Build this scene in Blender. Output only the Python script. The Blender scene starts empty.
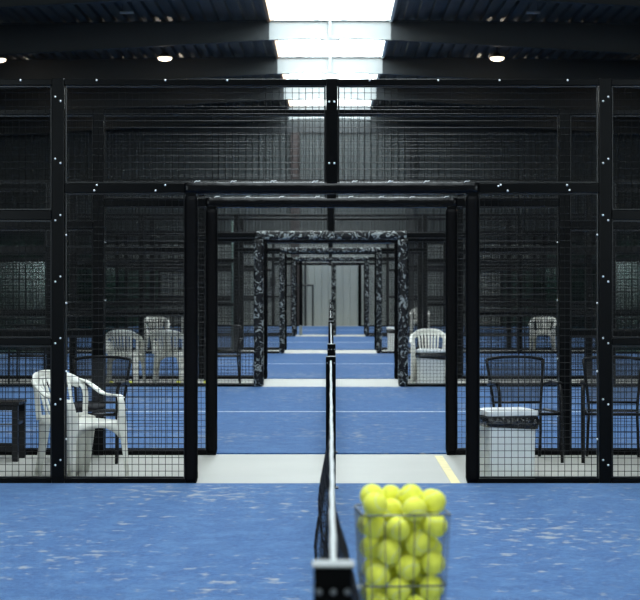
import bpy, bmesh, math, random
from mathutils import Vector, Matrix, noise
PI = math.pi
R = math.radians
scene = bpy.context.scene
C = scene.collection

# ------------------------------------------------------------------ camera
cam = bpy.data.cameras.new('camera')
camo = bpy.data.objects.new('camera', cam); C.objects.link(camo)
camo.location = (0, 0, 1.481); camo.rotation_euler = (PI/2, 0, 0)
cam.sensor_width = 36; cam.lens = 36*1742/640
cam.shift_x = -10/640; cam.shift_y = -15/640
cam.dof.use_dof = True; cam.dof.focus_distance = 12.8; cam.dof.aperture_fstop = 6.3
cam.clip_end = 300
scene.camera = camo
# ------------------------------------------------------------------ exposure
vs = scene.view_settings
vs.view_transform = 'Standard'; vs.look = 'None'; vs.exposure = 0.15; vs.gamma = 1; vs.use_curve_mapping = False
# ------------------------------------------------------------------ sky (a bright overcast day above the roof light)
w = bpy.data.worlds.new('overcast_sky'); scene.world = w; w.use_nodes = True
bg = w.node_tree.nodes['Background']
bg.inputs['Color'].default_value = (0.88, 0.97, 1.0, 1); bg.inputs['Strength'].default_value = 10.5
# daylight portal in the roof opening
pl = bpy.data.lights.new('skylight_portal', 'AREA'); pl.shape = 'RECTANGLE'; pl.size = 2.84; pl.size_y = 61.5
pl.cycles.is_portal = True
po = bpy.data.objects.new('skylight_portal', pl); C.objects.link(po); po.location = (0, 32.2, 8.08)

for sx_ in (-1, 1):  # daylight portals for the added windows behind the camera
    pl2 = bpy.data.lights.new('window_portal', 'AREA'); pl2.shape = 'RECTANGLE'; pl2.size = 7.2; pl2.size_y = 5.4
    pl2.cycles.is_portal = True
    po2 = bpy.data.objects.new('window_portal', pl2); C.objects.link(po2); po2.location = (sx_*10.8, -8.25, 4.5); po2.rotation_euler = (PI/2, 0, 0)

# ------------------------------------------------------------------ helpers
def tag(o, label=None, cat=None, group=None, kind=None):
    if label: o['label'] = label
    if cat: o['category'] = cat
    if group: o['group'] = group
    if kind: o['kind'] = kind
    return o
def empty(name, loc=(0,0,0), rz=0, label=None, cat=None, group=None, kind=None):
    o = bpy.data.objects.new(name, None); C.objects.link(o); o.empty_display_size = .1
    o.location = loc; o.rotation_euler = (0, 0, rz)
    return tag(o, label, cat, group, kind)
def obj(name, bm, m, parent=None, smooth=False, loc=None):
    me = bpy.data.meshes.new(name)
    bm.normal_update(); bm.to_mesh(me); bm.free()
    if smooth:
        for p in me.polygons: p.use_smooth = True
    me.materials.append(m)
    o = bpy.data.objects.new(name, me); C.objects.link(o)
    if parent: o.parent = parent
    if loc: o.location = loc
    return o
def copy_tree(o, parent=None):
    c = o.copy(); C.objects.link(c); c.parent = parent
    for ch in o.children: copy_tree(ch, c)
    return c
def BM(): return bmesh.new()
def box(bm, x0, x1, y0, y1, z0, z1, bev=0):
    vs_ = [bm.verts.new(p) for p in ((x0,y0,z0),(x1,y0,z0),(x1,y1,z0),(x0,y1,z0),(x0,y0,z1),(x1,y0,z1),(x1,y1,z1),(x0,y1,z1))]
    fs = [bm.faces.new([vs_[i] for i in q]) for q in ((3,2,1,0),(4,5,6,7),(0,1,5,4),(1,2,6,5),(2,3,7,6),(3,0,4,7))]
    if bev:
        es = list({e for f in fs for e in f.edges})
        bmesh.ops.bevel(bm, geom=es, offset=bev, segments=2, affect='EDGES', profile=.5)
    return vs_
def boxo(name, m, parent, x0, x1, y0, y1, z0, z1, bev=0):
    bm = BM(); box(bm, x0, x1, y0, y1, z0, z1, bev); return obj(name, bm, m, parent)
def ring_loft(bm, rings, closed=True, caps=True):
    rv = [[bm.verts.new(p) for p in r] for r in rings]
    n = len(rv[0])
    for a, b in zip(rv, rv[1:]):
        for i in range(n if closed else n-1):
            j = (i+1) % n
            bm.faces.new((a[i], a[j], b[j], b[i]))
    if caps and closed:
        bm.faces.new(list(reversed(rv[0]))); bm.faces.new(rv[-1])
    return rv
def tube(bm, pts, r, n=8, caps=True):
    pts = [Vector(p) for p in pts]
    rr = r if isinstance(r, (list, tuple)) else [r]*len(pts)
    rings = []; prev = None
    for i, p in enumerate(pts):
        t = (pts[min(i+1, len(pts)-1)] - pts[max(i-1, 0)]).normalized()
        if prev is None:
            a = Vector((0,0,1)) if abs(t.z) < .9 else Vector((1,0,0))
        else: a = prev
        u = (a - t*a.dot(t)).normalized(); v = t.cross(u); prev = u
        rings.append([p + rr[i]*(math.cos(2*PI*k/n)*u + math.sin(2*PI*k/n)*v) for k in range(n)])
    ring_loft(bm, rings, True, caps)
def ribbon(bm, pts, sides, widths, th):
    """rectangular section swept along pts; sides = direction of the width"""
    pts = [Vector(p) for p in pts]; rings = []
    for i, p in enumerate(pts):
        t = (pts[min(i+1, len(pts)-1)] - pts[max(i-1, 0)]).normalized()
        s = Vector(sides[i] if isinstance(sides, list) else sides); s = (s - t*s.dot(t)).normalized()
        n = t.cross(s); wd = (widths[i] if isinstance(widths, (list, tuple)) else widths)/2
        q = min(th*.35, wd*.5); h = th/2
        rings.append([p + a*s + b*n for a, b in ((-wd,-h+q),(-wd+q,-h),(wd-q,-h),(wd,-h+q),(wd,h-q),(wd-q,h),(-wd+q,h),(-wd,h-q))])
    ring_loft(bm, rings)
def smoothpath(pts, n=6):
    P = [Vector(p) for p in pts]; P = [2*P[0]-P[1]] + P + [2*P[-1]-P[-2]]; out = []
    for i in range(1, len(P)-2):
        for k in range(n):
            t = k/n
            out.append(.5*((2*P[i]) + (P[i+1]-P[i-1])*t + (2*P[i-1]-5*P[i]+4*P[i+1]-P[i+2])*t*t + (3*P[i]-P[i-1]-3*P[i+1]+P[i+2])*t**3))
    out.append(P[-2]); return out

# ------------------------------------------------------------------ materials
def mat(name, col, rough=.5, metal=0, spec=.5, var=None, bump=None, **kw):
    m = bpy.data.materials.new(name); m.use_nodes = True
    nt = m.node_tree; b = nt.nodes['Principled BSDF']
    b.inputs['Base Color'].default_value = (*col, 1); b.inputs['Roughness'].default_value = rough
    b.inputs['Metallic'].default_value = metal; b.inputs['Specular IOR Level'].default_value = spec
    tc = nt.nodes.new('ShaderNodeTexCoord')
    if var:       # (scale, amount)
        nz = nt.nodes.new('ShaderNodeTexNoise'); nz.inputs['Scale'].default_value = var[0]; nz.inputs['Detail'].default_value = 4
        nt.links.new(tc.outputs['Object'], nz.inputs['Vector'])
        mx = nt.nodes.new('ShaderNodeMix'); mx.data_type = 'RGBA'
        mx.inputs['A'].default_value = (*[c*(1-var[1]) for c in col], 1); mx.inputs['B'].default_value = (*[min(1, c*(1+var[1])) for c in col], 1)
        nt.links.new(nz.outputs['Fac'], mx.inputs['Factor']); nt.links.new(mx.outputs['Result'], b.inputs['Base Color'])
    if bump:      # (scale, strength, distance)
        nb = nt.nodes.new('ShaderNodeTexNoise'); nb.inputs['Scale'].default_value = bump[0]; nb.inputs['Detail'].default_value = 3
        nt.links.new(tc.outputs['Object'], nb.inputs['Vector'])
        bp = nt.nodes.new('ShaderNodeBump'); bp.inputs['Strength'].default_value = bump[1]; bp.inputs['Distance'].default_value = bump[2]
        nt.links.new(nb.outputs['Fac'], bp.inputs['Height']); nt.links.new(bp.outputs['Normal'], b.inputs['Normal'])
    for k, v in kw.items(): b.inputs[k].default_value = v
    return m

M = {}
M['black_steel'] = mat('black_steel', (.0020,.0022,.0026), .28, 0, .08, var=(9,.3), bump=(300,.05,.001))
M['wire'] = mat('black_wire', (.008,.0085,.009), .30, .2, .50, var=(20,.2))
M['bolt'] = mat('zinc_bolt', (.75,.77,.78), .35, .25, .6, var=(60,.1))
M['pad'] = mat('black_vinyl_pad', (.0025,.0025,.003), .24, 0, .16, var=(7,.3), bump=(30,.25,.006))
M['post_pad'] = mat('matte_black_sleeve', (.0025,.0025,.003), .6, 0, .06, var=(7,.3), bump=(12,.2,.006))
M['white_plastic'] = mat('white_plastic', (.72,.71,.65), .42, 0, .45, var=(6,.06), bump=(200,.05,.001))
M['grey_plastic'] = mat('light_grey_plastic', (.80,.82,.80), .45, 0, .4, var=(5,.06))
M['lid'] = mat('white_lid', (.80,.81,.80), .35, 0, .5, var=(8,.04))
M['bag'] = mat('black_bin_bag', (.008,.008,.009), .25, 0, .7, bump=(30,.8,.02))
M['concrete'] = mat('concrete', (.385,.378,.348), .55, 0, .4, var=(1.3,.10), bump=(60,.15,.003))
M['line'] = mat('white_turf_line', (.72,.78,.84), .8, 0, .2, var=(30,.15))
M['yellow_line'] = mat('yellow_floor_paint', (.72,.62,.32), .6, 0, .3, var=(12,.25))
M['white_paint'] = mat('white_cap_paint', (.22,.24,.24), .5, 0, .3, var=(30,.05))
M['tape'] = mat('white_net_tape', (.60,.62,.62), .55, 0, .3, var=(40,.08), bump=(60,.3,.004))
M['netcord'] = mat('black_net_cord', (.012,.012,.016), .7, 0, .3, var=(50,.2))
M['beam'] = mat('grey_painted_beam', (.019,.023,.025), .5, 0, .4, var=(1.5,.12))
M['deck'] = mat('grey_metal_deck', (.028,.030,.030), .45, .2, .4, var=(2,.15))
M['ridge'] = mat('white_painted_steel', (.30,.32,.32), .5, 0, .4, var=(2,.05))  # on the beams, skylight brightness is put into this colour
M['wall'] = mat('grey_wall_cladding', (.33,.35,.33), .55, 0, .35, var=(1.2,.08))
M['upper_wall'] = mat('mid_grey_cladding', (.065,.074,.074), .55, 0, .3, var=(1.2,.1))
M['frost'] = mat('frosted_green_glass', (.16,.25,.22), .25, 0, .5, var=(2.5,.5))  # opaque pale green stands in for daylight seen through the glass
M['dark_wall'] = mat('dark_wall_cladding', (.045,.05,.052), .6, 0, .3, var=(1.2,.15))
M['dark_trim'] = mat('dark_trim_paint', (.03,.034,.036), .5, 0, .4, var=(3,.15))
M['brown'] = mat('rust_brown_column', (.05,.038,.036), .6, 0, .3, var=(4,.3))
M['wood'] = mat('raw_timber_curb', (.55,.33,.20), .7, 0, .2, var=(8,.35))
M['curb'] = mat('white_curb', (.72,.72,.68), .5, 0, .3, var=(3,.06))
M['bench'] = mat('black_bench_metal', (.007,.007,.008), .35, 0, .2, var=(14,.25))
M['foam'] = mat('black_cushion', (.015,.015,.018), .8, 0, .2, var=(20,.2), bump=(50,.4,.01))
M['green_pipe'] = mat('green_grey_pipe', (.12,.17,.15), .5, 0, .4, var=(4,.2))
M['chrome'] = mat('chrome_basket_wire', (.16,.17,.18), .35, .7, .6, var=(30,.1))
M['box'] = mat('dark_grey_enclosure', (.05,.055,.055), .5, 0, .4, var=(9,.1))

def glossy_glass(name, tint, gl, glc=(1,1,1)):
    m = bpy.data.materials.new(name); m.use_nodes = True; nt = m.node_tree; nt.nodes.clear()
    o = nt.nodes.new('ShaderNodeOutputMaterial'); mx = nt.nodes.new('ShaderNodeMixShader')
    tr = nt.nodes.new('ShaderNodeBsdfTransparent'); tr.inputs[0].default_value = (*tint, 1)
    g = nt.nodes.new('ShaderNodeBsdfGlossy'); g.inputs['Roughness'].default_value = .12; g.inputs[0].default_value = (*glc, 1)
    mx.inputs[0].default_value = gl
    nt.links.new(tr.outputs[0], mx.inputs[1]); nt.links.new(g.outputs[0], mx.inputs[2]); nt.links.new(mx.outputs[0], o.inputs[0])
    return m
M['roof_glass'] = glossy_glass('clear_roof_glazing', (.93,.96,.97), .03)
M['court_glass'] = glossy_glass('green_tinted_court_glass', (.52,.66,.62), .03)
def sling():
    m = bpy.data.materials.new('dark_mesh_fabric'); m.use_nodes = True; nt = m.node_tree
    b = nt.nodes['Principled BSDF']; b.inputs['Base Color'].default_value = (.012,.014,.018,1); b.inputs['Roughness'].default_value = .6
    o = nt.nodes['Material Output']; tr = nt.nodes.new('ShaderNodeBsdfTransparent'); mx = nt.nodes.new('ShaderNodeMixShader')
    tc = nt.nodes.new('ShaderNodeTexCoord'); nz = nt.nodes.new('ShaderNodeTexNoise'); nz.inputs['Scale'].default_value = 90
    mr = nt.nodes.new('ShaderNodeMapRange'); mr.inputs['To Min'].default_value = .42; mr.inputs['To Max'].default_value = .62
    nt.links.new(tc.outputs['Object'], nz.inputs['Vector']); nt.links.new(nz.outputs['Fac'], mr.inputs['Value'])
    nt.links.new(mr.outputs[0], mx.inputs[0]); nt.links.new(tr.outputs[0], mx.inputs[1]); nt.links.new(b.outputs[0], mx.inputs[2]); nt.links.new(mx.outputs[0], o.inputs['Surface'])
    return m
M['sling'] = sling()
def turf():
    m = bpy.data.materials.new('blue_sanded_turf'); m.use_nodes = True; nt = m.node_tree; b = nt.nodes['Principled BSDF']
    b.inputs['Roughness'].default_value = .85; b.inputs['Specular IOR Level'].default_value = .15
    b.inputs['Sheen Weight'].default_value = .35; b.inputs['Sheen Roughness'].default_value = .5; b.inputs['Sheen Tint'].default_value = (.55,.75,1,1)
    tc = nt.nodes.new('ShaderNodeTexCoord')
    def nz(s, d=4, r=.55):
        n = nt.nodes.new('ShaderNodeTexNoise'); n.inputs['Scale'].default_value = s; n.inputs['Detail'].default_value = d; n.inputs['Roughness'].default_value = r
        nt.links.new(tc.outputs['Object'], n.inputs['Vector']); return n
    def ramp(src, a, bb):
        r = nt.nodes.new('ShaderNodeMapRange'); r.interpolation_type = 'SMOOTHSTEP'; r.inputs['From Min'].default_value = a; r.inputs['From Max'].default_value = bb
        nt.links.new(src, r.inputs['Value']); return r
    fine = nz(38, 5, .8); big = nz(1.1, 3); pat = nz(9, 4, .6); reg = nz(.55, 2)
    c1 = nt.nodes.new('ShaderNodeMix'); c1.data_type = 'RGBA'; c1.inputs['A'].default_value = (.006,.037,.155,1); c1.inputs['B'].default_value = (.046,.140,.35,1)
    r0 = ramp(fine.outputs['Fac'], .3, .7); nt.links.new(r0.outputs[0], c1.inputs['Factor'])
    c2 = nt.nodes.new('ShaderNodeMix'); c2.data_type = 'RGBA'; c2.inputs['B'].default_value = (.09,.20,.40,1)
    r1 = ramp(nz(5, 5, .65).outputs['Fac'], .40, .70); mm = nt.nodes.new('ShaderNodeMath'); mm.operation = 'MULTIPLY'; mm.inputs[1].default_value = .45
    nt.links.new(r1.outputs[0], mm.inputs[0]); nt.links.new(mm.outputs[0], c2.inputs['Factor']); nt.links.new(c1.outputs['Result'], c2.inputs['A'])
    # sand lying in patches between the fibres
    c3 = nt.nodes.new('ShaderNodeMix'); c3.data_type = 'RGBA'; c3.inputs['B'].default_value = (.47,.44,.37,1)
    add = nt.nodes.new('ShaderNodeMath'); add.operation = 'MULTIPLY_ADD'; add.inputs[1].default_value = .45; add.inputs[2].default_value = 0
    nt.links.new(reg.outputs['Fac'], add.inputs[0])
    ad2 = nt.nodes.new('ShaderNodeMath'); ad2.operation = 'ADD'; nt.links.new(add.outputs[0], ad2.inputs[0]); nt.links.new(pat.outputs['Fac'], ad2.inputs[1])
    r2 = ramp(ad2.outputs[0], .79, .97); m2 = nt.nodes.new('ShaderNodeMath'); m2.operation = 'MULTIPLY'; m2.inputs[1].default_value = .62
    nt.links.new(r2.outputs[0], m2.inputs[0]); nt.links.new(m2.outputs[0], c3.inputs['Factor']); nt.links.new(c2.outputs['Result'], c3.inputs['A'])
    nt.links.new(c3.outputs['Result'], b.inputs['Base Color'])
    bp = nt.nodes.new('ShaderNodeBump'); bp.inputs['Strength'].default_value = .5; bp.inputs['Distance'].default_value = .006
    nt.links.new(fine.outputs['Fac'], bp.inputs['Height']); nt.links.new(bp.outputs['Normal'], b.inputs['Normal'])
    return m
M['turf'] = turf()
def wrapmat():
    """black padding with a printed / scuffed pale swirl pattern"""
    m = bpy.data.materials.new('pale_marbled_padding'); m.use_nodes = True; nt = m.node_tree; b = nt.nodes['Principled BSDF']
    b.inputs['Roughness'].default_value = .5; b.inputs['Specular IOR Level'].default_value = .25
    tc = nt.nodes.new('ShaderNodeTexCoord')
    n = nt.nodes.new('ShaderNodeTexNoise'); n.inputs['Scale'].default_value = 10; n.inputs['Detail'].default_value = 3; n.inputs['Distortion'].default_value = 2.2
    nt.links.new(tc.outputs['Object'], n.inputs['Vector'])
    r = nt.nodes.new('ShaderNodeMapRange'); r.inputs['From Min'].default_value = .53; r.inputs['From Max'].default_value = .62
    nt.links.new(n.outputs['Fac'], r.inputs['Value'])
    c = nt.nodes.new('ShaderNodeMix'); c.data_type = 'RGBA'; c.inputs['A'].default_value = (.004,.004,.005,1); c.inputs['B'].default_value = (.30,.32,.31,1)
    nt.links.new(r.outputs[0], c.inputs['Factor']); nt.links.new(c.outputs['Result'], b.inputs['Base Color'])
    bp = nt.nodes.new('ShaderNodeBump'); bp.inputs['Strength'].default_value = .6; bp.inputs['Distance'].default_value = .02
    nt.links.new(n.outputs['Fac'], bp.inputs['Height']); nt.links.new(bp.outputs['Normal'], b.inputs['Normal'])
    return m
M['wrap'] = wrapmat()
def feltmat():
    m = mat('yellow_felt', (.99,.99,.11), .85, 0, .15, var=(60,.12), bump=(260,.5,.003))
    b = m.node_tree.nodes['Principled BSDF']; b.inputs['Sheen Weight'].default_value = .6; b.inputs['Sheen Tint'].default_value = (1,1,.35,1)
    return m
M['felt'] = feltmat()
M['seam'] = mat('pale_ball_seam', (.72,.76,.50), .7, 0, .2, var=(40,.05))
def lampmat():
    m = bpy.data.materials.new('lit_lamp_glass'); m.use_nodes = True; nt = m.node_tree; b = nt.nodes['Principled BSDF']
    b.inputs['Base Color'].default_value = (.9,.85,.75,1); b.inputs['Emission Color'].default_value = (1,.86,.66,1); b.inputs['Emission Strength'].default_value = 3.2
    return m
M['lit'] = lampmat()

# ------------------------------------------------------------------ layout
Y0 = 12.95                       # first fence
AISLE = 2.25
F = []                           # fence planes
y = Y0
for k in range(4):
    F += [y, y+AISLE]; y += AISLE + 10
F.append(y)                      # last fence, just before the end wall  (61.95)
WALLY = 63.2
CX = 0.013                       # centre line of the courts
# ------------------------------------------------------------------ hall shell
HX = 15.0
YB = -8.0
st = lambda o: tag(o, kind='structure')
st(boxo('floor', M['concrete'], None, -HX, HX, YB, WALLY, -.25, 0))
bm = BM(); 
x = -HX
prof = []
while x < HX - .01:              # vertical ribbed cladding
    prof += [(x, 0), (x+.17, 0), (x+.19, -.03), (x+.23, -.03)]; x += .25
prof.append((HX, 0))
def cladding(bm, prof, y, z0, z1):
    a = [bm.verts.new((px, y+dy, z0)) for px, dy in prof]; b = [bm.verts.new((px, y+dy, z1)) for px, dy in prof]
    for i in range(len(a)-1): bm.faces.new((a[i], a[i+1], b[i+1], b[i]))
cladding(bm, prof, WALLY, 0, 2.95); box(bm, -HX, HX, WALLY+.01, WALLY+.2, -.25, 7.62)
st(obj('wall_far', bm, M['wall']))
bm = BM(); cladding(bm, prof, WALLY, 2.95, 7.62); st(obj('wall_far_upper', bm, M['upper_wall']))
NW0, NW1, NX0, NX1 = 1.8, 7.2, 7.2, 14.4      # added unseen windows behind the camera, to light things from the front
bm = BM()
box(bm, -HX, HX, YB-.2, YB, -.25, NW0); box(bm, -HX, HX, YB-.2, YB, NW1, 8.5); box(bm, -NX0, NX0, YB-.2, YB, NW0, NW1)
box(bm, -HX, -NX1, YB-.2, YB, NW0, NW1); box(bm, NX1, HX, YB-.2, YB, NW0, NW1)
st(obj('wall_near', bm, M['dark_wall']))
for q, s in ((2, -1), (3, 1)):  # panes and frames of the added front-fill windows
    wn = tag(empty('window_%d' % q, (s*(NX0+NX1)/2, YB-.1, 0)), kind='structure'); hw_ = (NX1-NX0)/2
    boxo('pane', M['roof_glass'], wn, -hw_, hw_, -.004, .004, NW0, NW1)
    bm = BM()
    for i in range(6): box(bm, -hw_+2*i*hw_/5*.985, -hw_+2*i*hw_/5*.985+.06, -.03, .03, NW0, NW1)
    obj('window_frame', bm, M['dark_trim'], wn)  # frame of an added unseen window
st(boxo('wall_left', M['dark_wall'], None, -HX-.2, -HX, YB-.2, WALLY+.2, -.25, 8.5))
st(boxo('wall_right', M['dark_wall'], None, HX, HX+.2, YB-.2, WALLY+.2, -.25, 8.5))
SW = 1.42                        # half width of the roof light
CZ = 7.66
def deck_z(x): return CZ - .012*(abs(x)-SW)
bm = BM()
for s in (-1, 1):
    prof = []; x = SW
    while x < HX:
        for dx, dz in ((0, 0), (.13, 0), (.16, .07), (.27, .07), (.30, 0)):
            prof.append((s*(x+dx), deck_z(x+dx)+dz))
        x += .30
    a = [bm.verts.new((p[0], YB, p[1])) for p in prof]; b = [bm.verts.new((p[0], WALLY, p[1])) for p in prof]
    for i in range(len(a)-1): bm.faces.new((a[i], a[i+1], b[i+1], b[i]))
    box(bm, min(s*SW, s*(HX+.2)), max(s*SW, s*(HX+.2)), YB-.2, WALLY+.2, 7.76, 8.0)
st(obj('ceiling', bm, M['deck']))
SY = 1.0  # skylight start, set by the daylight wanted on near court and balls
bm = BM(); box(bm, -SW-.05, SW+.05, YB-.2, SY, 7.70, 8.0); box(bm, -SW, SW, SY-.1, SY, 7.9, 8.4); st(obj('ceiling_panel', bm, M['deck']))  # added unseen panel, shuts the skylight overhead to dim the near court
# roof light: curbs, gable frame, glazing
st(boxo('trim_1', M['wood'], None, -SW-.04, -SW+.03, SY, WALLY, 7.62, 8.06, .0))
st(boxo('trim_2', M['curb'], None, SW-.03, SW+.04, SY, WALLY, 7.62, 8.06, .0))
win = tag(empty('window_1', (0, 0, 0)), kind='structure')
bm = BM()
for s in (-1, 1):
    v = [bm.verts.new(p) for p in ((s*(SW+.03), SY, 8.10), (0, SY, 8.32), (0, WALLY, 8.32), (s*(SW+.03), WALLY, 8.10))]
    bm.faces.new(v)
obj('glazing', bm, M['roof_glass'], win)
bm = BM()
yy = SY+.5
while yy < WALLY:
    for s in (-1, 1):
        ribbon(bm, [(s*(SW+.02), yy, 8.09), (0, yy, 8.30)], (0,1,0), .04, .03)
    yy += 1.3
obj('glazing_frame', bm, M['ridge'], win)
# closing boards above the curbs
bm = BM()
for s in (-1, 1): box(bm, min(s*SW, s*(SW+.12)), max(s*SW, s*(SW+.12)), SY, WALLY, 8.0, 8.12)
for e in (WALLY,): box(bm, -SW, SW, e, e+.1, 7.6, 8.4)
st(obj('trim_3', bm, M['curb']))
# tapered portal beams
BY = [40.7 + 6.5*k for k in range(-7, 4)]
for by in BY:
    t = tag(empty('roof_beam', (0, by, 0)), kind='structure')
    bm = BM()
    def zb(x): return 7.205 - .055*(abs(x)-SW) if abs(x) > SW else 7.205 + .035*(SW-abs(x))
    for seg, bmat_, xs in (('rafter', M['beam'], [-HX, -8, -SW]), ('ridge_section', M['ridge'], [-SW, 0, SW]), ('rafter', M['beam'], [SW, 8, HX])):  # ridge section coloured paler than the rafters to look lit by the skylight
      bm = BM(); top = lambda x: 7.655 - (.012*(abs(x)-SW) if abs(x) > SW else 0)
      for dy in (-.006, .006):
        lo_ = [bm.verts.new((x_, dy, zb(x_))) for x_ in xs]; hi_ = [bm.verts.new((x_, dy, top(x_))) for x_ in xs]
        for i in range(len(xs)-1): bm.faces.new((lo_[i], lo_[i+1], hi_[i+1], hi_[i]))
      for zf in (zb, top): ribbon(bm, [(x_, 0, zf(x_)) for x_ in xs], (0,1,0), .17, .02)
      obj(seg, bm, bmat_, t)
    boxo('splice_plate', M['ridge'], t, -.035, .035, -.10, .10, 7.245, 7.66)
    bm = BM()
    v = []
    for dy in (-.09, .09):
        v.append([bm.verts.new(p) for p in ((-.30, dy, 7.245), (.30, dy, 7.245), (.14, dy, 7.195), (-.14, dy, 7.195))])
    bm.faces.new(v[0]); bm.faces.new(list(reversed(v[1])))
    for i in range(4): bm.faces.new((v[0][i], v[1][i], v[1][(i+1)%4], v[0][(i+1)%4]))
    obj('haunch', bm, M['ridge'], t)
# end wall fittings
st(boxo('trim_4', M['dark_trim'], None, -HX, HX, WALLY-.12, WALLY-.035, 7.0, 7.34))
tag(boxo('steel_column', M['brown'], None, -1.42, -1.10, WALLY-.20, WALLY-.035, 0, 7.0, .01), 'rust brown steel column on the far end wall left of the centre', 'column')
tag(boxo('steel_column', M['dark_trim'], None, 2.75, 3.05, WALLY-.20, WALLY-.035, 0, 7.0, .01), 'dark grey steel column on the far end wall right of the centre', 'column')
tag(boxo('wall_rail', M['dark_trim'], None, -5.2, -1.12, WALLY-.10, WALLY-.035, 1.03, 1.09), 'dark horizontal rail across the far end wall at waist height', 'rail')
t = empty('electrical_box', (-2.07, WALLY-.16, 1.42), 0, 'small dark electrical box high on the far end wall', 'box')
boxo('housing', M['box'], t, -.10, .10, -.0, .125, 0, .36, .01); boxo('door', M['dark_trim'], t, -.085, .085, -.012, -.001, .02, .34, .004)
t = empty('goal_frame', (0, 62.75, 0), 0, 'thin dark rectangular tube frame standing before the far end wall', 'frame')
for nm, a in (('leg', ((-1.72,0,0),(-1.72,0,1.46))), ('leg', ((-.62,0,0),(-.62,0,1.46))), ('crossbar', ((-1.745,0,1.47),(-.595,0,1.47)))):
    bm = BM(); tube(bm, a, .03, 8); obj(nm, bm, M['dark_trim'], t)
t = tag(boxo('wall_pipe', M['dark_trim'], None, -.93, -.85, WALLY-.22, WALLY-.12, 0, 2.35, .01), 'slim dark upright post in front of the far end wall', 'post')
# green glazed doors in the end wall
n = 0
for x0, x1, z1 in ((-12.4, -10.4, 3.2), (-9.9, -8.3, 3.0), (7.6, 9.4, 3.0), (9.9, 12.2, 3.2)):
    n += 1
    d = tag(empty('door_%d' % n, ((x0+x1)/2, WALLY-.09, 0)), kind='structure'); h = (x1-x0)/2
    bm = BM()
    box(bm, -h, -h+.08, -.03, .04, 0, z1); box(bm, h-.08, h, -.03, .04, 0, z1); box(bm, -.04, .04, -.03, .04, 0, z1)
    box(bm, -h, h, -.031, .041, z1-.08, z1); box(bm, -h, h, -.031, .041, 0, .1); box(bm, -h, h, -.031, .041, 2.1, 2.16)
    obj('door_frame', bm, M['dark_trim'], d)
    for s in (0, 1):
        bm = BM(); box(bm, -h+.08 if s == 0 else .04, -.04 if s == 0 else h-.08, 0, .02, .1, z1-.08); obj('pane', bm, M['frost'], d)

# ------------------------------------------------------------------ courts
starts = [2.95] + [F[1]+.04, F[3]+.04, F[5]+.04, F[7]+.04]
ends = [F[0]-.04, F[2]-.04, F[4]-.04, F[6]-.04, F[8]-.04]
TZ = .012
for k in range(5):
    a, b = starts[k], ends[k]
    if k == 0: a = 2.6
    t = tag(boxo('artificial_turf', M['turf'], None, -10, 10, a, b, 0.0005, TZ), kind='structure')
    c = (F[2*k]-5) if k < 5 else 0
    boxo('court_line', M['line'], t, -6.95, 6.95, c-.025, c+.025, TZ, TZ+.003)
    for s in (-1, 1): boxo('service_line', M['line'], t, s*6.95-.025, s*6.95+.025, a+.05, b-.05, TZ+.0035, TZ+.006)
tag(boxo('floor_marking', M['yellow_line'], None, .905, .975, F[0]+.06, F[1]-.10, 0.0005, .002), 'faded yellow painted stripe on the concrete aisle in the nearest doorway', 'floor line')

# ------------------------------------------------------------------ fences
BAY = 2.03
def mesh_panel(x0, x1, z0, z1):
    """welded wire panel, 50 x 50 mm squares in a thin angle frame"""
    bm = BM(); r = .0022
    nx = max(1, round((x1-x0)/.05)); nz = max(1, round((z1-z0)/.05))
    for i in range(1, nx):
        x_ = x0 + (x1-x0)*i/nx; tube(bm, ((x_, .0044, z0), (x_, .0044, z1)), r, 4, False)
    for i in range(1, nz):
        z_ = z0 + (z1-z0)*i/nz; tube(bm, ((x0, 0, z_), (x1, 0, z_)), r, 4, False)
    for a in ((x0, x0+.012, z0, z1), (x1-.012, x1, z0, z1), (x0+.012, x1-.012, z0, z0+.012), (x0+.012, x1-.012, z1-.012, z1)):
        box(bm, a[0], a[1], -.012, .004, a[2], a[3], .003)
    return bm
def bolt_bm(r):
    bm = BM(); rings = []
    for yy_, rr in ((0, r), (-.004, r*.95), (-.007, r*.6), (-.008, r*.1)):
        rings.append([(rr*math.cos(2*PI*k/8), yy_, rr*math.sin(2*PI*k/8)) for k in range(8)])
    ring_loft(bm, rings); return bm
bolt_src = {}
def bolt(parent, x, yf, z, r=.0085):
    if not bolt_src:
        o = obj('bolt', bolt_bm(.0085), M['bolt'], parent, True); bolt_src['o'] = o
    else:
        o = bolt_src['o'].copy(); C.objects.link(o); o.parent = parent
    o.location = (x, yf, z)
def pad(p0, p1, w, seed, amp, step=.03):
    """foam sleeve: rounded square section with creases"""
    p0, p1 = Vector(p0), Vector(p1); d = (p1-p0); L = d.length; d.normalize()
    u = Vector((0,1,0)); v = d.cross(u); n = max(4, int(L/step)); rings = []
    for i in range(n+1):
        tt = i/n; p = p0 + (p1-p0)*tt; rg = []
        for k in range(20):
            a = 2*PI*k/20; ca, sa = math.cos(a), math.sin(a)
            q = (abs(ca)**4 + abs(sa)**4)**-.25
            nn = noise.noise(Vector((seed*7.3 + ca*1.4, L*tt*11, sa*1.4 + seed))) + .5*noise.noise(Vector((seed + ca*3, L*tt*25, sa*3)))
            rr = w/2*q + amp*nn - (.006 if min(tt, 1-tt)*L < .012 else 0)
            rg.append(p + u*(ca*rr) + v*(sa*rr))
        rings.append(rg)
    bm = BM(); ring_loft(bm, rings); return bm
CHAR = ['nearest', 'second', 'third', 'fourth', 'fifth', 'sixth', 'seventh', 'eighth', 'last']
panel_cache = {}
def panel(parent, x0, x1, z0, z1):
    key = (round(x1-x0, 3), z0, z1)
    if key in panel_cache:
        o = panel_cache[key].copy(); C.objects.link(o); o.parent = parent
    else:
        bm = mesh_panel(0, x1-x0, z0, z1); o = obj('mesh_panel', bm, M['wire'], parent); panel_cache[key] = o
    o.location = (x0, 0, 0)
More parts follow.
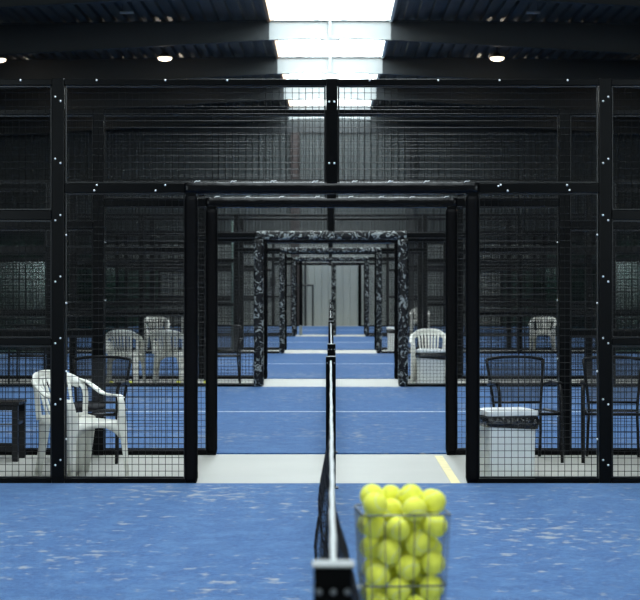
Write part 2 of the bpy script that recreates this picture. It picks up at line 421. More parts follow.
def fence(k, yf, nb, glass):
    front = (k % 2 == 0)
    lab = ['black wire mesh fence with the widest doorway, nearest to the camera, bolts along its posts',
           'black mesh fence just behind the nearest one, across the concrete aisle from it',
           'black mesh fence past the second court, pale marbled padding on its doorway posts',
           'black mesh fence directly behind the one with large pale marbled doorway posts',
           'fifth black mesh fence from the camera, seen through the doorways before it',
           'sixth black mesh fence from the camera, at the near edge of the fourth court',
           'seventh black mesh fence from the camera, at the far edge of the fourth court',
           'eighth black mesh fence, beginning the farthest court of the hall',
           'farthest black mesh fence, standing right in front of the far end wall'][k]
    t = empty('court_fence', (CX, yf, 0), 0, lab, 'fence', 'black mesh fences beside the courts')
    S = M['black_steel']; bh = 2.2 if k < 4 else 2.235
    pw = .046
    hang = 3.012
    # posts
    xs = [s*BAY*i for i in range(1, nb+1) for s in (-1, 1)]
    for x_ in xs:
        p = boxo('post', S, t, -pw, pw, -.04, .04, 0, 3.014, .005); p.location = (x_, 0, 0)
        if abs(x_) < 2.1 and k == 0:
            s = 1 if x_ > 0 else -1
            for z in (2.86, 2.40):
                bolt(p, -.019, -.040, z + (.016 if s < 0 else -.016)); bolt(p, .019, -.040, z - (.016 if s < 0 else -.016))
            for z in (1.98, 1.525, 1.068, .615, .165):
                bolt(p, -.019, -.040, z - (.019 if s < 0 else -.019)); bolt(p, .019, -.040, z + (.019 if s < 0 else -.019))
    p = boxo('centre_post', S, t, -.042, .042, -.04, .04, 2.16, 3.012, .005)
    if k < 2:
        for z in (2.84, 2.384): bolt(p, -.019, -.040, z); bolt(p, .019, -.040, z)
    for s in (-1, 1):
        p = boxo('door_post', S, t, -.04, .04, -.04, .04, 0, bh, .005); p.location = (s*1.045, 0, 0)
    # rails
    xe = nb*BAY+.04
    r = boxo('top_rail', S, t, -xe, xe, -.025, .025, 2.963, 3.010, .004)
    if k == 0:
        for x_ in (-2.31, -1.745, -1.235, -.775, .28, .79, 1.245, 1.75, 2.4): bolt(r, x_, -.025, 3.000)
    r = boxo('door_rail', S, t, -BAY+pw, BAY-pw, -.03, .03, bh-.035, bh+.035, .005)
    if k == 0:
        for x_, dz in ((-1.743, .022), (-1.762, -.018), (-1.235, .022), (-1.307, -.018), (1.253, .024), (1.236, .015), (1.305, -.02), (1.745, .022), (1.764, -.015)): bolt(r, x_, -.030, bh+dz)
    for s in (-1, 1):
        r = boxo('bottom_rail', S, t, min(s*1.085, s*(BAY-pw)), max(s*1.085, s*(BAY-pw)), -.03, .03, 0, .045, .004)
        # side light panels beside the doorway
        a, b = sorted((s*(1.085+.003), s*(BAY-pw-.003))); panel(t, a, b, .047, bh-.037)
        a, b = sorted((s*.045, s*(BAY-pw-.003))); panel(t, a, b, bh+.037, 2.961)
        if k < 2:
            for z in (1.853, 1.347, .84, .336): bolt(t, s*(BAY-pw-.012), -.0125, z)
        for i in range(1, nb):
            a, b = sorted((s*(BAY*i+pw+.003), s*(BAY*(i+1)-pw-.003)))
            isg = glass and i >= 3
            boxo('bottom_rail', S, t, a, b, -.03, .03, 0, .045, .004)
            if isg:
                gt = 2.98 if i >= 4 else 2.0
                boxo('glass_panel', M['court_glass'], t, a, b, -.006, .006, .047, gt-.02)
                if gt < 2.5:
                    boxo('rail', S, t, a, b, -.03, .03, 1.98, 2.04, .004); panel(t, a, b, 2.042, 2.961)
            else:
                boxo('rail', S, t, a, b, -.02, .02, 1.035, 1.085, .004); boxo('rail', S, t, a, b, -.02, .02, 1.965, 2.035, .004)
                panel(t, a, b, .047, 1.033); panel(t, a, b, 1.087, 1.963); panel(t, a, b, 2.037, 2.961)
    # foam pads round the doorway
    A = .0022 if k < 2 else .010
    lm = M['wrap'] if k in (2, 4, 6) else M['pad']
    ww = .098 if k < 2 else .145 if k == 2 else .092 if k % 2 else .115
    for s in (-1, 1):
        obj('post_pad', pad((s*1.045, 0, .02), (s*1.045, 0, bh-.06), ww, k*3+s, A), lm if k in (2, 4, 6) else M['post_pad'], t, True)
    obj('beam_pad', pad((-1.095, 0, bh), (1.095, 0, bh), .090 if k < 2 else .12 if k < 4 else .105, k*5+2, A, .02), lm, t, True)
    if k < 2:  # added pale slivers imitate highlights on the creased pad top
        for i in range(8):
            x_ = -1.0 + .287*i + .02*math.sin(i*5)
            bm = BM(); tube(bm, smoothpath([(x_-.02, -.036, bh+.040), (x_-.006, -.034, bh+.052), (x_+.006, -.030, bh+.050), (x_+.024, -.020, bh+.055)], 3), .0028, 6); obj('tie', bm, M['bolt'], t, True)
    return t
for k, yf in enumerate(F):
    fence(k, yf, 3 if k < 4 else 5, k >= 4)

# ------------------------------------------------------------------ nets
def net_delta(yy, z, L, k=1):
    D = yy + 3.27; t = max(0, (.90 - z)/.88); u = yy/L
    G = lambda c, w_: math.exp(-((D-c)/w_)**2)
    pin = min(1, u*14)*min(1, (1-u)*14)
    d = -.056*G(6.1, 1.2)*math.sin(PI*min(1, t*1.25)) + .052*G(4.2, 1.0)*min(1, t/.15) + .018*G(5.3, .7)*min(1, t/.3)
    d += (1 if D < 7.5 else max(.12, 1-(D-7.5)*.45))*t**.6*(.026*math.sin(D*3.3+.7) + .014*math.sin(D*7.1 + z*6) + .03*noise.noise(Vector((D*2.3, z*4, 1))))
    return d*pin*k
def net_mesh(L, k=1):
    bm = BM(); r = .0016; zs = [.045*i for i in range(0, 20)]; n = int(L/.045)
    def P(j, i):
        yy = L*j/n; z = .035 + (.855 - .04*math.sin(PI*yy/L))*i/19
        return Vector((net_delta(yy, z, L, k), yy, z))
    for i in range(20):
        tube(bm, [P(j, i) for j in range(n+1)], r*(1.5 if i == 0 else 1), 3, False)
    for j in range(n+1):
        tube(bm, [P(j, i) for i in range(20)], r, 3, False)
    return bm
net_labels = ['black net with a white tape running away from the camera, nearest court',
    'net of the second court, its tape beginning at the white post cap in mid picture',
    'net of the third court, seen end on beyond the second net',
    'net of the fourth court, a tiny white tape far down the centre',
    'farthest net, standing before the far end wall']
net_src = None
for k in range(5):
    a = 3.24 if k == 0 else starts[k]+.02
    b = (F[2*k]-.33) if k == 0 else F[2*k]-.33
    a = a if k == 0 else F[2*k-1]+.09
    if k == 4: b = F[8]-.35
    L = 9.38
    a = b - L - .06 if k else 3.24
    if k: a = F[2*k-1] + .09; 
    L = b - a - .06
    x0 = .006 if k == 0 else CX
    if net_src is None or k == 1:
        t = empty('court_net', (x0, a, TZ), 0, net_labels[k], 'net', 'court nets')
        for nm, yy in (('net_post', 0), ('net_post', L+.06)):
            hh = .950
            p = boxo(nm, M['black_steel'], t, -.036, .036, -.04+yy, .04+yy, 0.0, hh, .004)
            boxo('post_cap', M['white_paint'], p, -.0395, .0395, -.043+yy, .026+yy, hh+.0002, hh+.004, .001)
            for bx in (-.026, 0, .026):
                q = obj('bolt', bolt_bm(.0065), M['chrome'], p, True); q.location = (bx, yy-.0405, hh-.045)
            bm = BM(); box(bm, -.055, .055, yy-.06, yy+.06, 0, .006, .002); obj('foot_plate', bm, M['black_steel'], p)
        nn = obj('net_mesh', net_mesh(L, 1 if k == 0 else .2), M['netcord'], t); nn.location = (0, .03, 0)
        bm = BM(); NN = 60; rings = []
        for j in range(NN+1):
            yy = .041 + (L-.022)*j/NN; zt = .925 - .045*math.sin(PI*j/NN); wob = .0007*math.sin(j*1.7)+.0008*math.sin(j*.6)
            hw = .0070 + .0008*math.sin(j*2.1)
            rings.append([(wob-hw*.6, yy, zt-.05), (wob-hw, yy, zt-.012), (wob-hw*.8, yy, zt-.002), (wob, yy, zt), (wob+hw*.8, yy, zt-.002), (wob+hw, yy, zt-.012), (wob+hw*.6, yy, zt-.05)])
        ring_loft(bm, rings); obj('tape', bm, M['tape'], t, True)
        net_src = t
    else:
        t = copy_tree(net_src); t.location = (x0, a, TZ); t['label'] = net_labels[k]

# ------------------------------------------------------------------ monobloc chair (faces local +x)
def monobloc(label):
    t = empty('plastic_chair', (0,0,0), 0, label, 'chair', 'white plastic armchairs')
    W = M['white_plastic']
    # seat shell with turned down edges
    bm = BM(); nx, ny = 12, 12; top = []; bot = []
    for i in range(nx+1):
        ra, rb = [], []
        for j in range(ny+1):
            u, v = i/nx, j/ny; hw = .215 + .03*u; x_ = -.20+.44*u; y_ = (2*v-1)*hw
            z = .435 - .018*math.sin(PI*u)*math.cos((v-.5)*PI) - .028*max(0, u-.85)/.15*.6
            ra.append(bm.verts.new((x_, y_, z))); rb.append(bm.verts.new((x_, y_, z-.010)))
        top.append(ra); bot.append(rb)
    for i in range(nx):
        for j in range(ny):
            bm.faces.new((top[i][j], top[i+1][j], top[i+1][j+1], top[i][j+1])); bm.faces.new((bot[i][j+1], bot[i+1][j+1], bot[i+1][j], bot[i][j]))
    for i in range(nx):
        bm.faces.new((top[i][0], bot[i][0], bot[i+1][0], top[i+1][0])); bm.faces.new((top[i+1][ny], bot[i+1][ny], bot[i][ny], top[i][ny]))
    for j in range(ny):
        bm.faces.new((top[0][j+1], bot[0][j+1], bot[0][j], top[0][j])); bm.faces.new((top[nx][j], bot[nx][j], bot[nx][j+1], top[nx][j+1]))
    # aprons with an arched lower edge
    def apron(p, q, deep, arch, top_z=.43):
        p, q = Vector(p), Vector(q); nrm = (q-p).cross(Vector((0,0,1))).normalized()*.007; n = 14; rings = []
        for i in range(n+1):
            u = i/n; pp = p.lerp(q, u); d = deep + arch*abs(2*u-1)**2.6
            rings.append([pp-nrm+Vector((0,0,top_z)), pp+nrm+Vector((0,0,top_z)), pp+nrm+Vector((0,0,top_z-d)), pp-nrm+Vector((0,0,top_z-d))])
        ring_loft(bm, rings)
    apron((.235,-.235,0), (.235,.235,0), .035, .10, .42); 
    for s in (-1, 1): apron((-.20, s*.212, 0), (.235, s*.24, 0), .03, .11, .43)
    apron((-.20,-.212,0), (-.20,.212,0), .03, .08, .43)
    obj('seat', bm, W, t, True)
    # backrest
    def bp(y_, z): return Vector((-.20 - .20*((z-.43)/.37) + .12*(abs(y_)/.24)**2*min(1, max(0, (z-.40)/.25)), y_, z))
    bm = BM()
    arch = [bp(-.225, .44), bp(-.232, .52), bp(-.238, .60), bp(-.235, .67), bp(-.205, .735), bp(-.13, .772), bp(0, .785), bp(.13, .772), bp(.205, .735), bp(.235, .67), bp(.238, .60), bp(.232, .52), bp(.225, .44)]
    ap = smoothpath(arch, 4); sd = []
    for p in ap:
        c = Vector((p.x, 0, .62)); v = p - c; v.x *= .3; sd.append(tuple(v.normalized()))
    ribbon(bm, ap, sd, [.052]*len(ap), .012)
    for i in range(7):
        y_ = (i-3)*.048; y2 = y_*1.12
        zt = .765 - .10*(abs(y_)/.15)**2*.35
        ribbon(bm, [bp(y_*.86, .435), bp(y_*.95, .55), bp(y_, .66), bp(y2, zt)], (0,1,0), [.026,.027,.030,.036], .008)
    ribbon(bm, smoothpath([bp(-.215, .69), bp(-.12, .73), bp(0, .742), bp(.12, .73), bp(.215, .69)], 4), (0,0,1), .05, .009)
    ribbon(bm, [bp(-.22, .455), bp(0, .45), bp(.22, .455)], (0,0,1), .04, .009)
    obj('backrest', bm, W, t, True)
    for s in (-1, 1):
        bm = BM()
        pts = smoothpath([bp(s*.215, .735)+Vector((0,s*.012,0)), Vector((-.20, s*.258, .712)), Vector((-.11, s*.268, .668)), Vector((-.03, s*.275, .630)), Vector((.07, s*.278, .620)), Vector((.15, s*.278, .620)), Vector((.200, s*.274, .604))], 5)
        ribbon(bm, pts, (0,1,0), [.030 + .028*min(1, i/10) for i in range(len(pts))], .013)
        obj('armrest', bm, W, t, True)
        bm = BM()     # front leg: broad at the arm, narrow at the foot, L section
        zs = [.612, .57, .50, .42, .30, .15, .0]; 
        pts = [Vector((.198 + .012*(.6-z)/.6*1 + .055*(max(0, .6-z)/.6)**1.3, s*(.274 + .006*(.6-z)/.6), z)) for z in zs]
        ribbon(bm, pts, (1,0,0), [.030,.062,.075,.080,.060,.046,.034], .012)
        ribbon(bm, [p + Vector((.5*w_, -s*w2*.5, 0)) for p, w_, w2 in zip(pts, [.02,.055,.070,.075,.055,.041,.030], [.05,.06,.07,.09,.06,.045,.035])], (0,1,0), [.05,.06,.07,.09,.06,.045,.035], .010)
        obj('leg', bm, W, t, True)
        bm = BM()
        zs = [.455, .40, .30, .15, 0]
        pts = [Vector((-.155 - .075*(max(0, .45-z)/.45)**1.2, s*(.222+.03*(.45-z)), z)) for z in zs]
        ribbon(bm, [p + Vector((.045, 0, 0)) for p in pts], (1,0,0), [.10,.115,.095,.075,.06], .012)
        ribbon(bm, [p + Vector((-.042*w_, -s*.042*w_, 0)) for p, w_ in zip(pts, [1,1,.85,.7,.55])], (.7,s*.7,0), [.12,.12,.105,.085,.068], .011)
        obj('leg', bm, W, t, True)
    return t
# ------------------------------------------------------------------ black metal armchair with mesh fabric (faces local +x)
def metal_chair(label):
    t = empty('mesh_armchair', (0,0,0), 0, label, 'chair', 'black mesh fabric armchairs')
    S = M['bench']; r = .0125
    for s in (-1, 1):
        bm = BM(); tube(bm, smoothpath([(-.30, s*.220, 0), (-.24, s*.212, .22), (-.215, s*.205, .42), (-.25, s*.225, .62), (-.30, s*.25, .84)], 5), r, 8); obj('leg', bm, S, t, True)
        bm = BM(); tube(bm, smoothpath([(.26, s*.265, 0), (.245, s*.265, .30), (.235, s*.265, .54), (.20, s*.265, .625), (.12, s*.265, .650), (-.08, s*.262, .650), (-.245, s*.246, .630)], 5), r*1.15, 8); obj('leg', bm, S, t, True)
        bm = BM(); box(bm, -.10, .19, s*.265-.022, s*.265+.022, .655, .672, .006); obj('armrest', bm, S, t)
        bm = BM(); tube(bm, ((-.215, s*.235, .415), (.245, s*.245, .415)), r*.9, 8); obj('side_rail', bm, S, t, True)
    bm = BM(); tube(bm, smoothpath([(-.30, -.25, .84), (-.315, -.12, .858), (-.32, 0, .862), (-.315, .12, .858), (-.30, .25, .84)], 5), r, 8); obj('back_frame', bm, S, t, True)
    bm = BM(); tube(bm, ((-.225, -.208, .475), (-.225, .208, .475)), r*.8, 8); obj('back_bar', bm, S, t, True)
    bm = BM(); tube(bm, ((.235, -.265, .405), (.235, .265, .405)), r, 8); obj('seat_bar', bm, S, t, True)
    bm = BM(); tube(bm, ((-.215, -.205, .405), (-.215, .205, .405)), r, 8); obj('seat_bar', bm, S, t, True)
    bm = BM()
    def sheet(P, n=8):
        a = [[bm.verts.new(P(i/n, j/n, 0)) for j in range(n+1)] for i in range(n+1)]
        b = [[bm.verts.new(P(i/n, j/n, 1)) for j in range(n+1)] for i in range(n+1)]
        for i in range(n):
            for j in range(n):
                bm.faces.new((a[i][j], a[i+1][j], a[i+1][j+1], a[i][j+1]))
    sheet(lambda u, v, k: (-.225-.09*u-.02*math.sin(PI*u), (v-.5)*(.41+.07*u), .485+.365*u + .014*u*math.sin(PI*v))); obj('backrest', bm, M['sling'], t, True)
    bm = BM()
    sheet(lambda u, v, k: (-.21+.44*u, (v-.5)*.48, .418-.022*math.sin(PI*u)*math.sin(PI*v))); obj('seat', bm, M['sling'], t, True)
    return t

wc = monobloc('white plastic armchair with slatted back, alone in the nearest aisle on the left')
wc.location = (-1.955, 13.50, 0); wc.rotation_euler.z = R(-43)
def put(src, label, x, y_, a, z=0):
    o = copy_tree(src); o.location = (x, y_, z); o.rotation_euler.z = R(a); o['label'] = label; return o
put(wc, 'white plastic armchair behind the bin right of the centre, in the second aisle', 1.51, 26.55, -92)
put(wc, 'white plastic armchair in the second aisle, left one of the pair behind the left fence', -3.13, 26.5, 88)
put(wc, 'white plastic armchair beside its twin in the second aisle, right one of the left pair', -2.42, 26.5, 84)
put(wc, 'white plastic armchair farther back on the left, between and beyond the nearer pair', -3.85, 38.6, -80)
put(wc, 'far white plastic armchair on the left, partly behind the thick doorway post', -4.05, 50.8, -85)
put(wc, 'far white plastic armchair right of the centre, half hidden by a marbled padded post', 2.62, 50.8, -92)
put(wc, 'white plastic armchair far right, seen through several fences', 4.72, 38.6, -100)

mc = metal_chair('black mesh armchair behind the white bin in the nearest aisle')
mc.location = (1.635, 14.72, 0); mc.rotation_euler.z = R(-82)
put(mc, 'black mesh armchair at the right edge of the picture beside the outer fence post', 2.40, 14.72, -97)
put(mc, 'black mesh armchair standing behind the near white plastic chair', -2.0, 14.72, -97)
put(mc, 'black mesh armchair in the second aisle left of the marbled doorway post', -1.62, 26.5, -90)
put(mc, 'black mesh armchair far left in the second aisle near the picture edge', -4.58, 26.5, -88)
t = empty('seat_cushion', (-2.09, 14.62, .425), R(-97), 'black crumpled cushion lying on the seat of the left black mesh chair', 'cushion')
bm = BM(); 
rings = []
for i in range(9):
    a = i/8*PI; rr = abs(math.sin(a))**.5 if 0 < i < 8 else .02
    rings.append([Vector((.19*rr*math.cos(q)*(abs(math.cos(q))**-.3 if abs(math.cos(q)) > .1 else 1), .20*rr*math.sin(q)*(abs(math.sin(q))**-.3 if abs(math.sin(q)) > .1 else 1), .035 - .030*math.cos(a) + .012*noise.noise(Vector((math.cos(q)*3, math.sin(q)*3, i*.3))))) for q in [2*PI*k/20 for k in range(20)]])
ring_loft(bm, rings); obj('cover', bm, M['foam'], t, True)
bm = BM(); tube(bm, [(.19*math.cos(q)*(.95), .20*math.sin(q)*.95, .036) for q in [2*PI*k/24 for k in range(25)]], .005, 6); obj('piping', bm, M['bench'], t, True)

# ------------------------------------------------------------------ bench at the left edge
t = empty('metal_bench', (-2.605, 14.78, 0), 0, 'low black metal bench with slatted top at the left edge of the picture', 'bench')
Bm = M['bench']
for x_ in (-1.25, -.035):
    for y_ in (-.17, .17): boxo('leg', Bm, t, x_-.025, x_+.025, y_-.025, y_+.025, 0, .47, .004)
for y_ in (-.17, .17):
    boxo('stretcher', Bm, t, -1.225, -.06, y_-.018, y_+.018, .085, .125, .003)
    boxo('apron', Bm, t, -1.225, -.06, y_-.015, y_+.015, .43, .468, .003)
for x_ in (-1.25, -.035): boxo('end_rail', Bm, t, x_-.015, x_+.015, -.145, .145, .30, .33, .003)
boxo('shelf_bar', M['chrome'], t, -1.225, -.06, -.19, -.17, .305, .320, .003)
for i in range(5): boxo('slat', Bm, t, -1.29, .0, -.20+.082*i, -.135+.082*i, .471, .500, .006)

# ------------------------------------------------------------------ bins
def bin_thing(label):
    t = empty('waste_bin', (0,0,0), 0, label, 'bin', 'light grey bins with black liners')
    bm = BM()
    def rr(hx, hy, z, q=.03, n=4, wr=0):
        out = []
        for cx_, cy_, a0 in ((hx-q, hy-q, 0), (-hx+q, hy-q, 90), (-hx+q, -hy+q, 180), (hx-q, -hy+q, 270)):
            for i in range(n+1):
                a = R(a0 + 90*i/n); out.append(Vector((cx_+q*math.cos(a), cy_+q*math.sin(a), z)))
        return out
    ring_loft(bm, [rr(.178, .140, 0), rr(.181, .143, .01), rr(.187, .149, .40), rr(.188, .150, .465)]); obj('body', bm, M['grey_plastic'], t)
    bm = BM(); rings = []
    for i, z in enumerate((.395, .40, .43, .46, .488, .492)):
        base = rr(.200 + (.012 if 1 < i < 4 else 0) - (.014 if i in (0, 5) else 0), .162 + (.010 if 1 < i < 4 else 0) - (.012 if i in (0, 5) else 0), z, .03, 8)
        rings.append([p + Vector((p.x, p.y, 0)).normalized()*.010*noise.noise(Vector((p.x*22, p.y*22, z*30))) + Vector((0, 0, (.018*noise.noise(Vector((p.x*9, p.y*9, 2))) + p.x*-.04) if i < 2 else 0)) for p in base])
    ring_loft(bm, rings); obj('liner_bag', bm, M['bag'], t, True)
    bm = BM(); ring_loft(bm, [rr(.198, .160, .493), rr(.206, .168, .498), rr(.206, .168, .515), rr(.205, .167, .530), rr(.16, .12, .541), rr(.05, .04, .545, .02)]); obj('lid', bm, M['lid'], t)
    return t
b0 = bin_thing('light grey bin with black liner and white lid in the nearest aisle on the right')
b0.location = (1.345, 13.28, 0); b0.rotation_euler.z = R(14)
put(b0, 'light grey bin in front of the white chair right of the centre, second aisle', 1.485, 25.62, 8)
put(b0, 'far light grey bin half hidden by the large marbled padded post', 1.47, 38.9, 0)

# ------------------------------------------------------------------ lamps
def lamp(label, x, y_, z):
    t = empty('ceiling_lamp', (x, y_, z), 0, label, 'lamp', 'round ceiling lamps')
    bm = BM(); rings = []
    for zz, r in ((.0, .02), (.012, .10), (.03, .155), (.06, .175), (.085, .178)): rings.append([(r*math.cos(2*PI*k/20), r*math.sin(2*PI*k/20), zz) for k in range(20)])
    ring_loft(bm, rings); obj('diffuser', bm, M['lit'], t, True)
    bm = BM(); rings = []
    for zz, r in ((.086, .182), (.10, .185), (.14, .12), (.20, .07), (.22, .02)): rings.append([(r*math.cos(2*PI*k/20), r*math.sin(2*PI*k/20), zz) for k in range(20)])
    ring_loft(bm, rings); obj('housing', bm, M['box'], t, True)
    bm = BM(); tube(bm, ((0,0,.22), (0,0,deck_z(x)+.02-z)), .012, 6); obj('hanger', bm, M['box'], t, True)
    l = bpy.data.lights.new('lamp_light', 'POINT'); l.energy = 14; l.color = (1,.86,.68); l.shadow_soft_size = .12
    lo = bpy.data.objects.new('lamp_light', l); C.objects.link(lo); lo.parent = t; lo.location = (0,0,-.16)
    return t
lamp('round lit ceiling lamp left of the skylight, the brightest on that side', -4.17, 44, 7.14)
lamp('round lit ceiling lamp right of the skylight, the brightest on that side', 4.22, 44, 7.14)
lamp('lit ceiling lamp just above the fence top left of the skylight', -4.28, 50.2, 7.33)
lamp('lit ceiling lamp just above the fence top right of the skylight', 4.32, 50.2, 7.33)
lamp('lit ceiling lamp cut by the left edge of the picture', -8.42, 44.3, 7.14)
lamp('dim ceiling lamp at the upper left just under the fence top rail', -8.72, 50.2, 7.2)
lamp('dim ceiling lamp at the upper right edge just under the fence top rail', 8.82, 50.2, 7.2)
lamp('faint far ceiling lamp seen through the mesh at upper right', 8.5, 57, 7.2)
lamp('faint far ceiling lamp seen through the mesh at upper left', -8.5, 57, 7.2)
for s, w_ in ((-1, 'left'), (1, 'right')):
    t = empty('ceiling_fixture', (s*4.43, 38, 7.40), 0, 'slim unlit grey ceiling fixture at the top of the picture, %s of the skylight' % w_, 'fixture', 'slim unlit ceiling fixtures')
    boxo('housing', M['ridge'], t, -.15, .15, -.06, .06, 0, .045, .006)
    for x_ in (-.1, .1):
        bm = BM(); tube(bm, ((x_, 0, .046), (x_, 0, deck_z(4.4)+.02-7.40)), .006, 6); obj('hanger', bm, M['box'], t)

# ------------------------------------------------------------------ far slim posts
t = empty('padded_pole', (.11, 51.3, 0), 0, 'pale marbled padded pole standing at the centre of the far court', 'pole')
obj('foam_sleeve', pad((0,0,.02), (0,0,2.15), .13, 77, .012), M['wrap'], t, True); boxo('foot_plate', M['black_steel'], t, -.07, .07, -.07, .07, 0.0005, .015)
t = empty('slim_pole', (-.86, 51.2, 0), 0, 'thin black pole with a white foot left of the far net', 'pole')
boxo('shaft', M['black_steel'], t, -.04, .04, -.04, .04, .30, 2.28, .005); boxo('foot', M['white_paint'], t, -.045, .045, -.045, .045, 0, .30, .005)
bm = BM(); tube(bm, ((0,0,0),(0,0,2.9)), .045, 12)
t = tag(obj('upright_pipe', bm, M['green_pipe'], None, True, (-2.13, 38.3, 0)), 'green grey upright pipe left of the marbled doorway post', 'pipe')

# ------------------------------------------------------------------ tennis balls
BR = .0328
def ball(label, group):
    t = empty('tennis_ball', (0,0,0), 0, label, 'ball', group)
    bm = BM(); bmesh.ops.create_icosphere(bm, subdivisions=3, radius=BR); obj('felt', bm, M['felt'], t, True)
    bm = BM(); a = .44; pts = []
    for k in range(49):
        q = 2*PI*k/48
        p = Vector((math.cos(q)*(1-a*.0) + a*math.cos(3*q)*0 , math.sin(q), 0))
        th = PI/2 - (PI/2-a)*math.cos(q); ph = q/2 + a*math.sin(2*q)
        p = Vector((math.sin(th)*math.cos(ph), math.sin(th)*math.sin(ph), math.cos(th)))
        pts.append(p)
    A_, B_ = .75, .25; c_ = 2*math.sqrt(A_*B_); pts = []
    for k in range(65):
        q = 2*PI*k/64
        pts.append(Vector((A_*math.cos(q)+B_*math.cos(3*q), A_*math.sin(q)-B_*math.sin(3*q), c_*math.sin(2*q))).normalized()*(BR*.972))
    tube(bm, pts, .0013, 5, False); obj('seam', bm, M['seam'], t, True)
    return t
BALLS = [(-0.0809,-0.0085,0.9130),(-0.0249,0.0314,0.9050),(0.0239,-0.0178,0.9130),(-0.0809,-0.0809,0.8984),(-0.0298,-0.0278,0.8749),(0.0809,-0.0501,0.9010),(0.0809,0.0163,0.8954),(0.0239,-0.0809,0.8855),(-0.0797,0.0138,0.8376),(-0.0797,-0.0528,0.8380),(-0.0188,-0.0795,0.8344),(0.0799,-0.0799,0.8414),(0.0796,-0.0135,0.8359),(0.0337,-0.0775,0.7935),(-0.0768,-0.0193,0.7799),(-0.0433,-0.0764,0.7725),(0.0749,-0.0749,0.7412),(0.0763,-0.0123,0.7694),(-0.0736,0.0016,0.7167),(-0.0732,-0.0732,0.7088),(0.0090,-0.0744,0.7314),(0.0715,-0.0715,0.6747),(-0.0703,0.0039,0.6503),(-0.0693,-0.0595,0.6301),(-0.0176,-0.0713,0.6704),(0.0294,-0.0690,0.6232),(0.0699,-0.0141,0.6411),(-0.0121,-0.0146,0.7949),(-0.0761,0.0459,0.7666),(0.0554,-0.0151,0.7062),(-0.0107,-0.0118,0.6994),(0.0693,0.0693,0.6309),(0.0282,0.0318,0.6675),(0.0765,0.0765,0.7738),(-0.0790,0.0790,0.8243),(0.0190,0.0102,0.8502),(-0.0633,0.0732,0.7072),(0.0484,0.0662,0.5678),(-0.0228,0.0808,0.8600),(0.0031,0.0734,0.7130),(0.0245,0.0273,0.7560),(0.0735,0.0489,0.7133),(-0.0698,0.0698,0.6410),(-0.0190,0.0515,0.8003),(0.0371,0.0781,0.8275),(-0.0466,-0.0662,0.5678),(-0.0055,0.0690,0.6237),(-0.0083,-0.0074,0.6276),(-0.0665,0.0665,0.5745),(-0.0662,-0.0025,0.5678),(0.0666,0.0028,0.5767),(0.0662,-0.0662,0.5678),(-0.0094,0.0330,0.5678),(0.0098,-0.0308,0.5678)]
BLAB = ['inner yellow ball of the wire basket heaped above the rim, left', 'back yellow ball of the wire basket heaped above the rim, centre left', 'inner yellow ball of the wire basket heaped above the rim, centre right', 'front yellow ball of the wire basket heaped above the rim, left', 'inner yellow ball of the wire basket level with the rim, centre left', 'front yellow ball of the wire basket heaped above the rim, right', 'inner yellow ball of the wire basket heaped above the rim, right', 'front yellow ball of the wire basket heaped above the rim, centre right', 'inner yellow ball of the wire basket level with the rim, left', 'front yellow ball of the wire basket level with the rim, left', 'front yellow ball of the wire basket level with the rim, centre left', 'front yellow ball of the wire basket level with the rim, right', 'inner yellow ball of the wire basket level with the rim, right', 'front yellow ball of the wire basket in the upper part, centre right', 'inner yellow ball of the wire basket in the upper part, left', 'front yellow ball of the wire basket in the upper part, centre left', 'front yellow ball of the wire basket in the middle, right', 'inner yellow ball of the wire basket in the middle, right', 'inner yellow ball of the wire basket in the middle, left', 'front yellow ball of the wire basket just above the lower band, left', 'front yellow ball of the wire basket in the middle, centre', 'front yellow ball of the wire basket just above the lower band, right', 'inner yellow ball of the wire basket just below the lower band, left', 'front yellow ball of the wire basket just below the lower band, left', 'front yellow ball of the wire basket just above the lower band, centre left', 'front yellow ball of the wire basket just below the lower band, centre right', 'inner yellow ball of the wire basket just below the lower band, right', 'inner yellow ball of the wire basket in the upper part, centre', 'back yellow ball of the wire basket in the middle, left', 'inner yellow ball of the wire basket just above the lower band, right', 'inner yellow ball of the wire basket just above the lower band, centre', 'back yellow ball of the wire basket just below the lower band, right', 'back yellow ball of the wire basket just above the lower band, centre right', 'back yellow ball of the wire basket in the upper part, right', 'back yellow ball of the wire basket in the upper part, left', 'inner yellow ball of the wire basket level with the rim, centre', 'back yellow ball of the wire basket just above the lower band, left', 'back yellow ball of the wire basket at the bottom, centre right', 'back yellow ball of the wire basket level with the rim, centre left', 'back yellow ball of the wire basket just above the lower band, centre', 'inner yellow ball of the wire basket in the middle, centre right', 'back yellow ball of the wire basket just above the lower band, right', 'back yellow ball of the wire basket just below the lower band, left', 'back yellow ball of the wire basket in the upper part, centre left', 'back yellow ball of the wire basket in the upper part, centre right', 'front yellow ball of the wire basket at the bottom, centre left', 'back yellow ball of the wire basket just below the lower band, centre', 'inner yellow ball of the wire basket just below the lower band, centre', 'back yellow ball of the wire basket at the bottom, left', 'inner yellow ball of the wire basket at the bottom, left', 'inner yellow ball of the wire basket at the bottom, right', 'front yellow ball of the wire basket at the bottom, right', 'back yellow ball of the wire basket at the bottom, centre', 'inner yellow ball of the wire basket at the bottom, centre']
BX, BYY, BTH = .193, 4.705, R(5)
rng = random.Random(3)
src = None
cb, sb = math.cos(BTH), math.sin(BTH)
TOPS = {}
for i, (lx, ly, lz) in enumerate(BALLS):
    if src is None: src = ball('x', 'tennis balls in the wire basket'); o = src
    else: o = copy_tree(src)
    o.location = (BX + cb*lx - sb*ly, BYY + sb*lx + cb*ly, lz)
    o.rotation_euler = (rng.uniform(0, 6), rng.uniform(0, 6), rng.uniform(0, 6))
    o['label'] = BLAB[i]
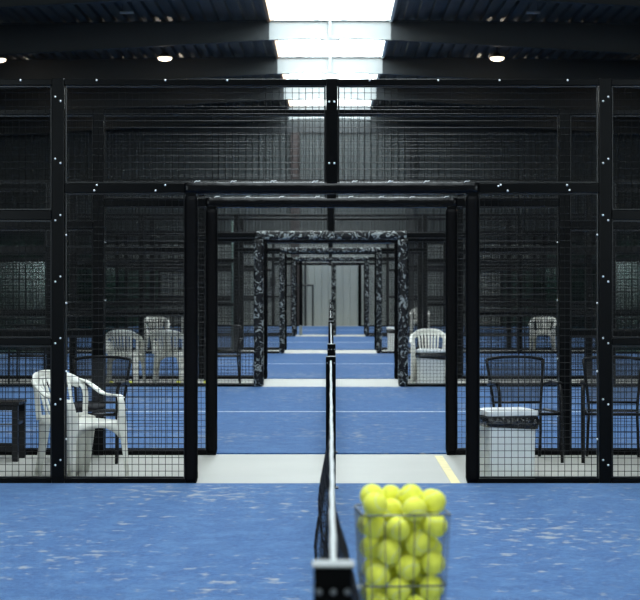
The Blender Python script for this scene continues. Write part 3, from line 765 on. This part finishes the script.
FB = [((-3.73, 25.8), 'yellow ball on the concrete behind the near white chair back, leftmost in the second aisle'),
      ((-3.24, 25.8), 'yellow ball on the floor before the left white chair of the distant pair'),
      ((-2.95, 25.8), 'yellow ball on the floor at the right legs of the left paired chair'),
      ((-2.25, 25.8), 'yellow ball on the floor before the right white chair of the distant pair'),
      ((-1.84, 25.8), 'yellow ball on the floor between the two near left doorway posts'),
      ((-2.40, 37.75), 'yellow ball on the floor beyond the black mesh chair in the second aisle'),
      ((1.13, 26.0), 'yellow ball on the floor right of the marbled padded doorway post')]
for (x_, y_), lab in FB:
    o = copy_tree(src); o.location = (x_, y_, BR+.0005); o.rotation_euler = (rng.uniform(0, 6), rng.uniform(0, 6), 0)
    o['label'] = lab; o['group'] = 'loose tennis balls on the floor'

# ------------------------------------------------------------------ wire basket on legs
t = empty('ball_basket', (BX, BYY, TZ), BTH, 'silver wire ball basket standing on legs in the near court, full of balls', 'basket')
Ch = M['chrome']; hb, zt, zb_ = .117, .862, .515; hz = lambda z: hb - (zt-z)*.05
def loop(z, h, r, q=.02):
    pts = []
    for cx_, cy_, a0 in ((h-q, h-q, 0), (-h+q, h-q, 90), (-h+q, -h+q, 180), (h-q, -h+q, 270)):
        for i in range(5): a = R(a0+22.5*i); pts.append((cx_+q*math.cos(a), cy_+q*math.sin(a), z))
    pts.append(pts[0]); bm = BM(); tube(bm, pts, r, 6, False); return bm
obj('rim', loop(zt, hb, .0024), Ch, t, True); obj('band', loop(.674, hz(.674), .0024), Ch, t, True); obj('band', loop(zb_, hz(zb_), .0024), Ch, t, True)
for s in (-1, 1):
    for i in range(6):
        c_ = -.100 + .040*i; c2 = c_*.85
        bm = BM(); tube(bm, ((c_, s*hb, zt), (c2, s*hz(zb_), zb_)), .0013, 6); obj('side_wire', bm, Ch, t, True)
        bm = BM(); tube(bm, ((s*hb, c_, zt), (s*hz(zb_), c2, zb_)), .0013, 6); obj('side_wire', bm, Ch, t, True)
hq = hz(zb_) - .003
for i in range(6):
    c_ = (-.100 + .040*i)*.85
    bm = BM(); tube(bm, ((c_, -hq, zb_), (c_, hq, zb_)), .0018, 6); obj('floor_wire', bm, Ch, t, True)
    bm = BM(); tube(bm, ((-hq, c_, zb_-.003), (hq, c_, zb_-.003)), .0018, 6); obj('floor_wire', bm, Ch, t, True)
for sx in (-1, 1):
    for sy in (-1, 1):
        bm = BM(); tube(bm, ((sx*(hz(.54)+.004), sy*(hb-.03), .60), (sx*(hz(.54)+.004), sy*(hb-.03), .50), (sx*(hb+.02), sy*(hb+.0), .003)), .003, 6); obj('leg', bm, Ch, t, True)
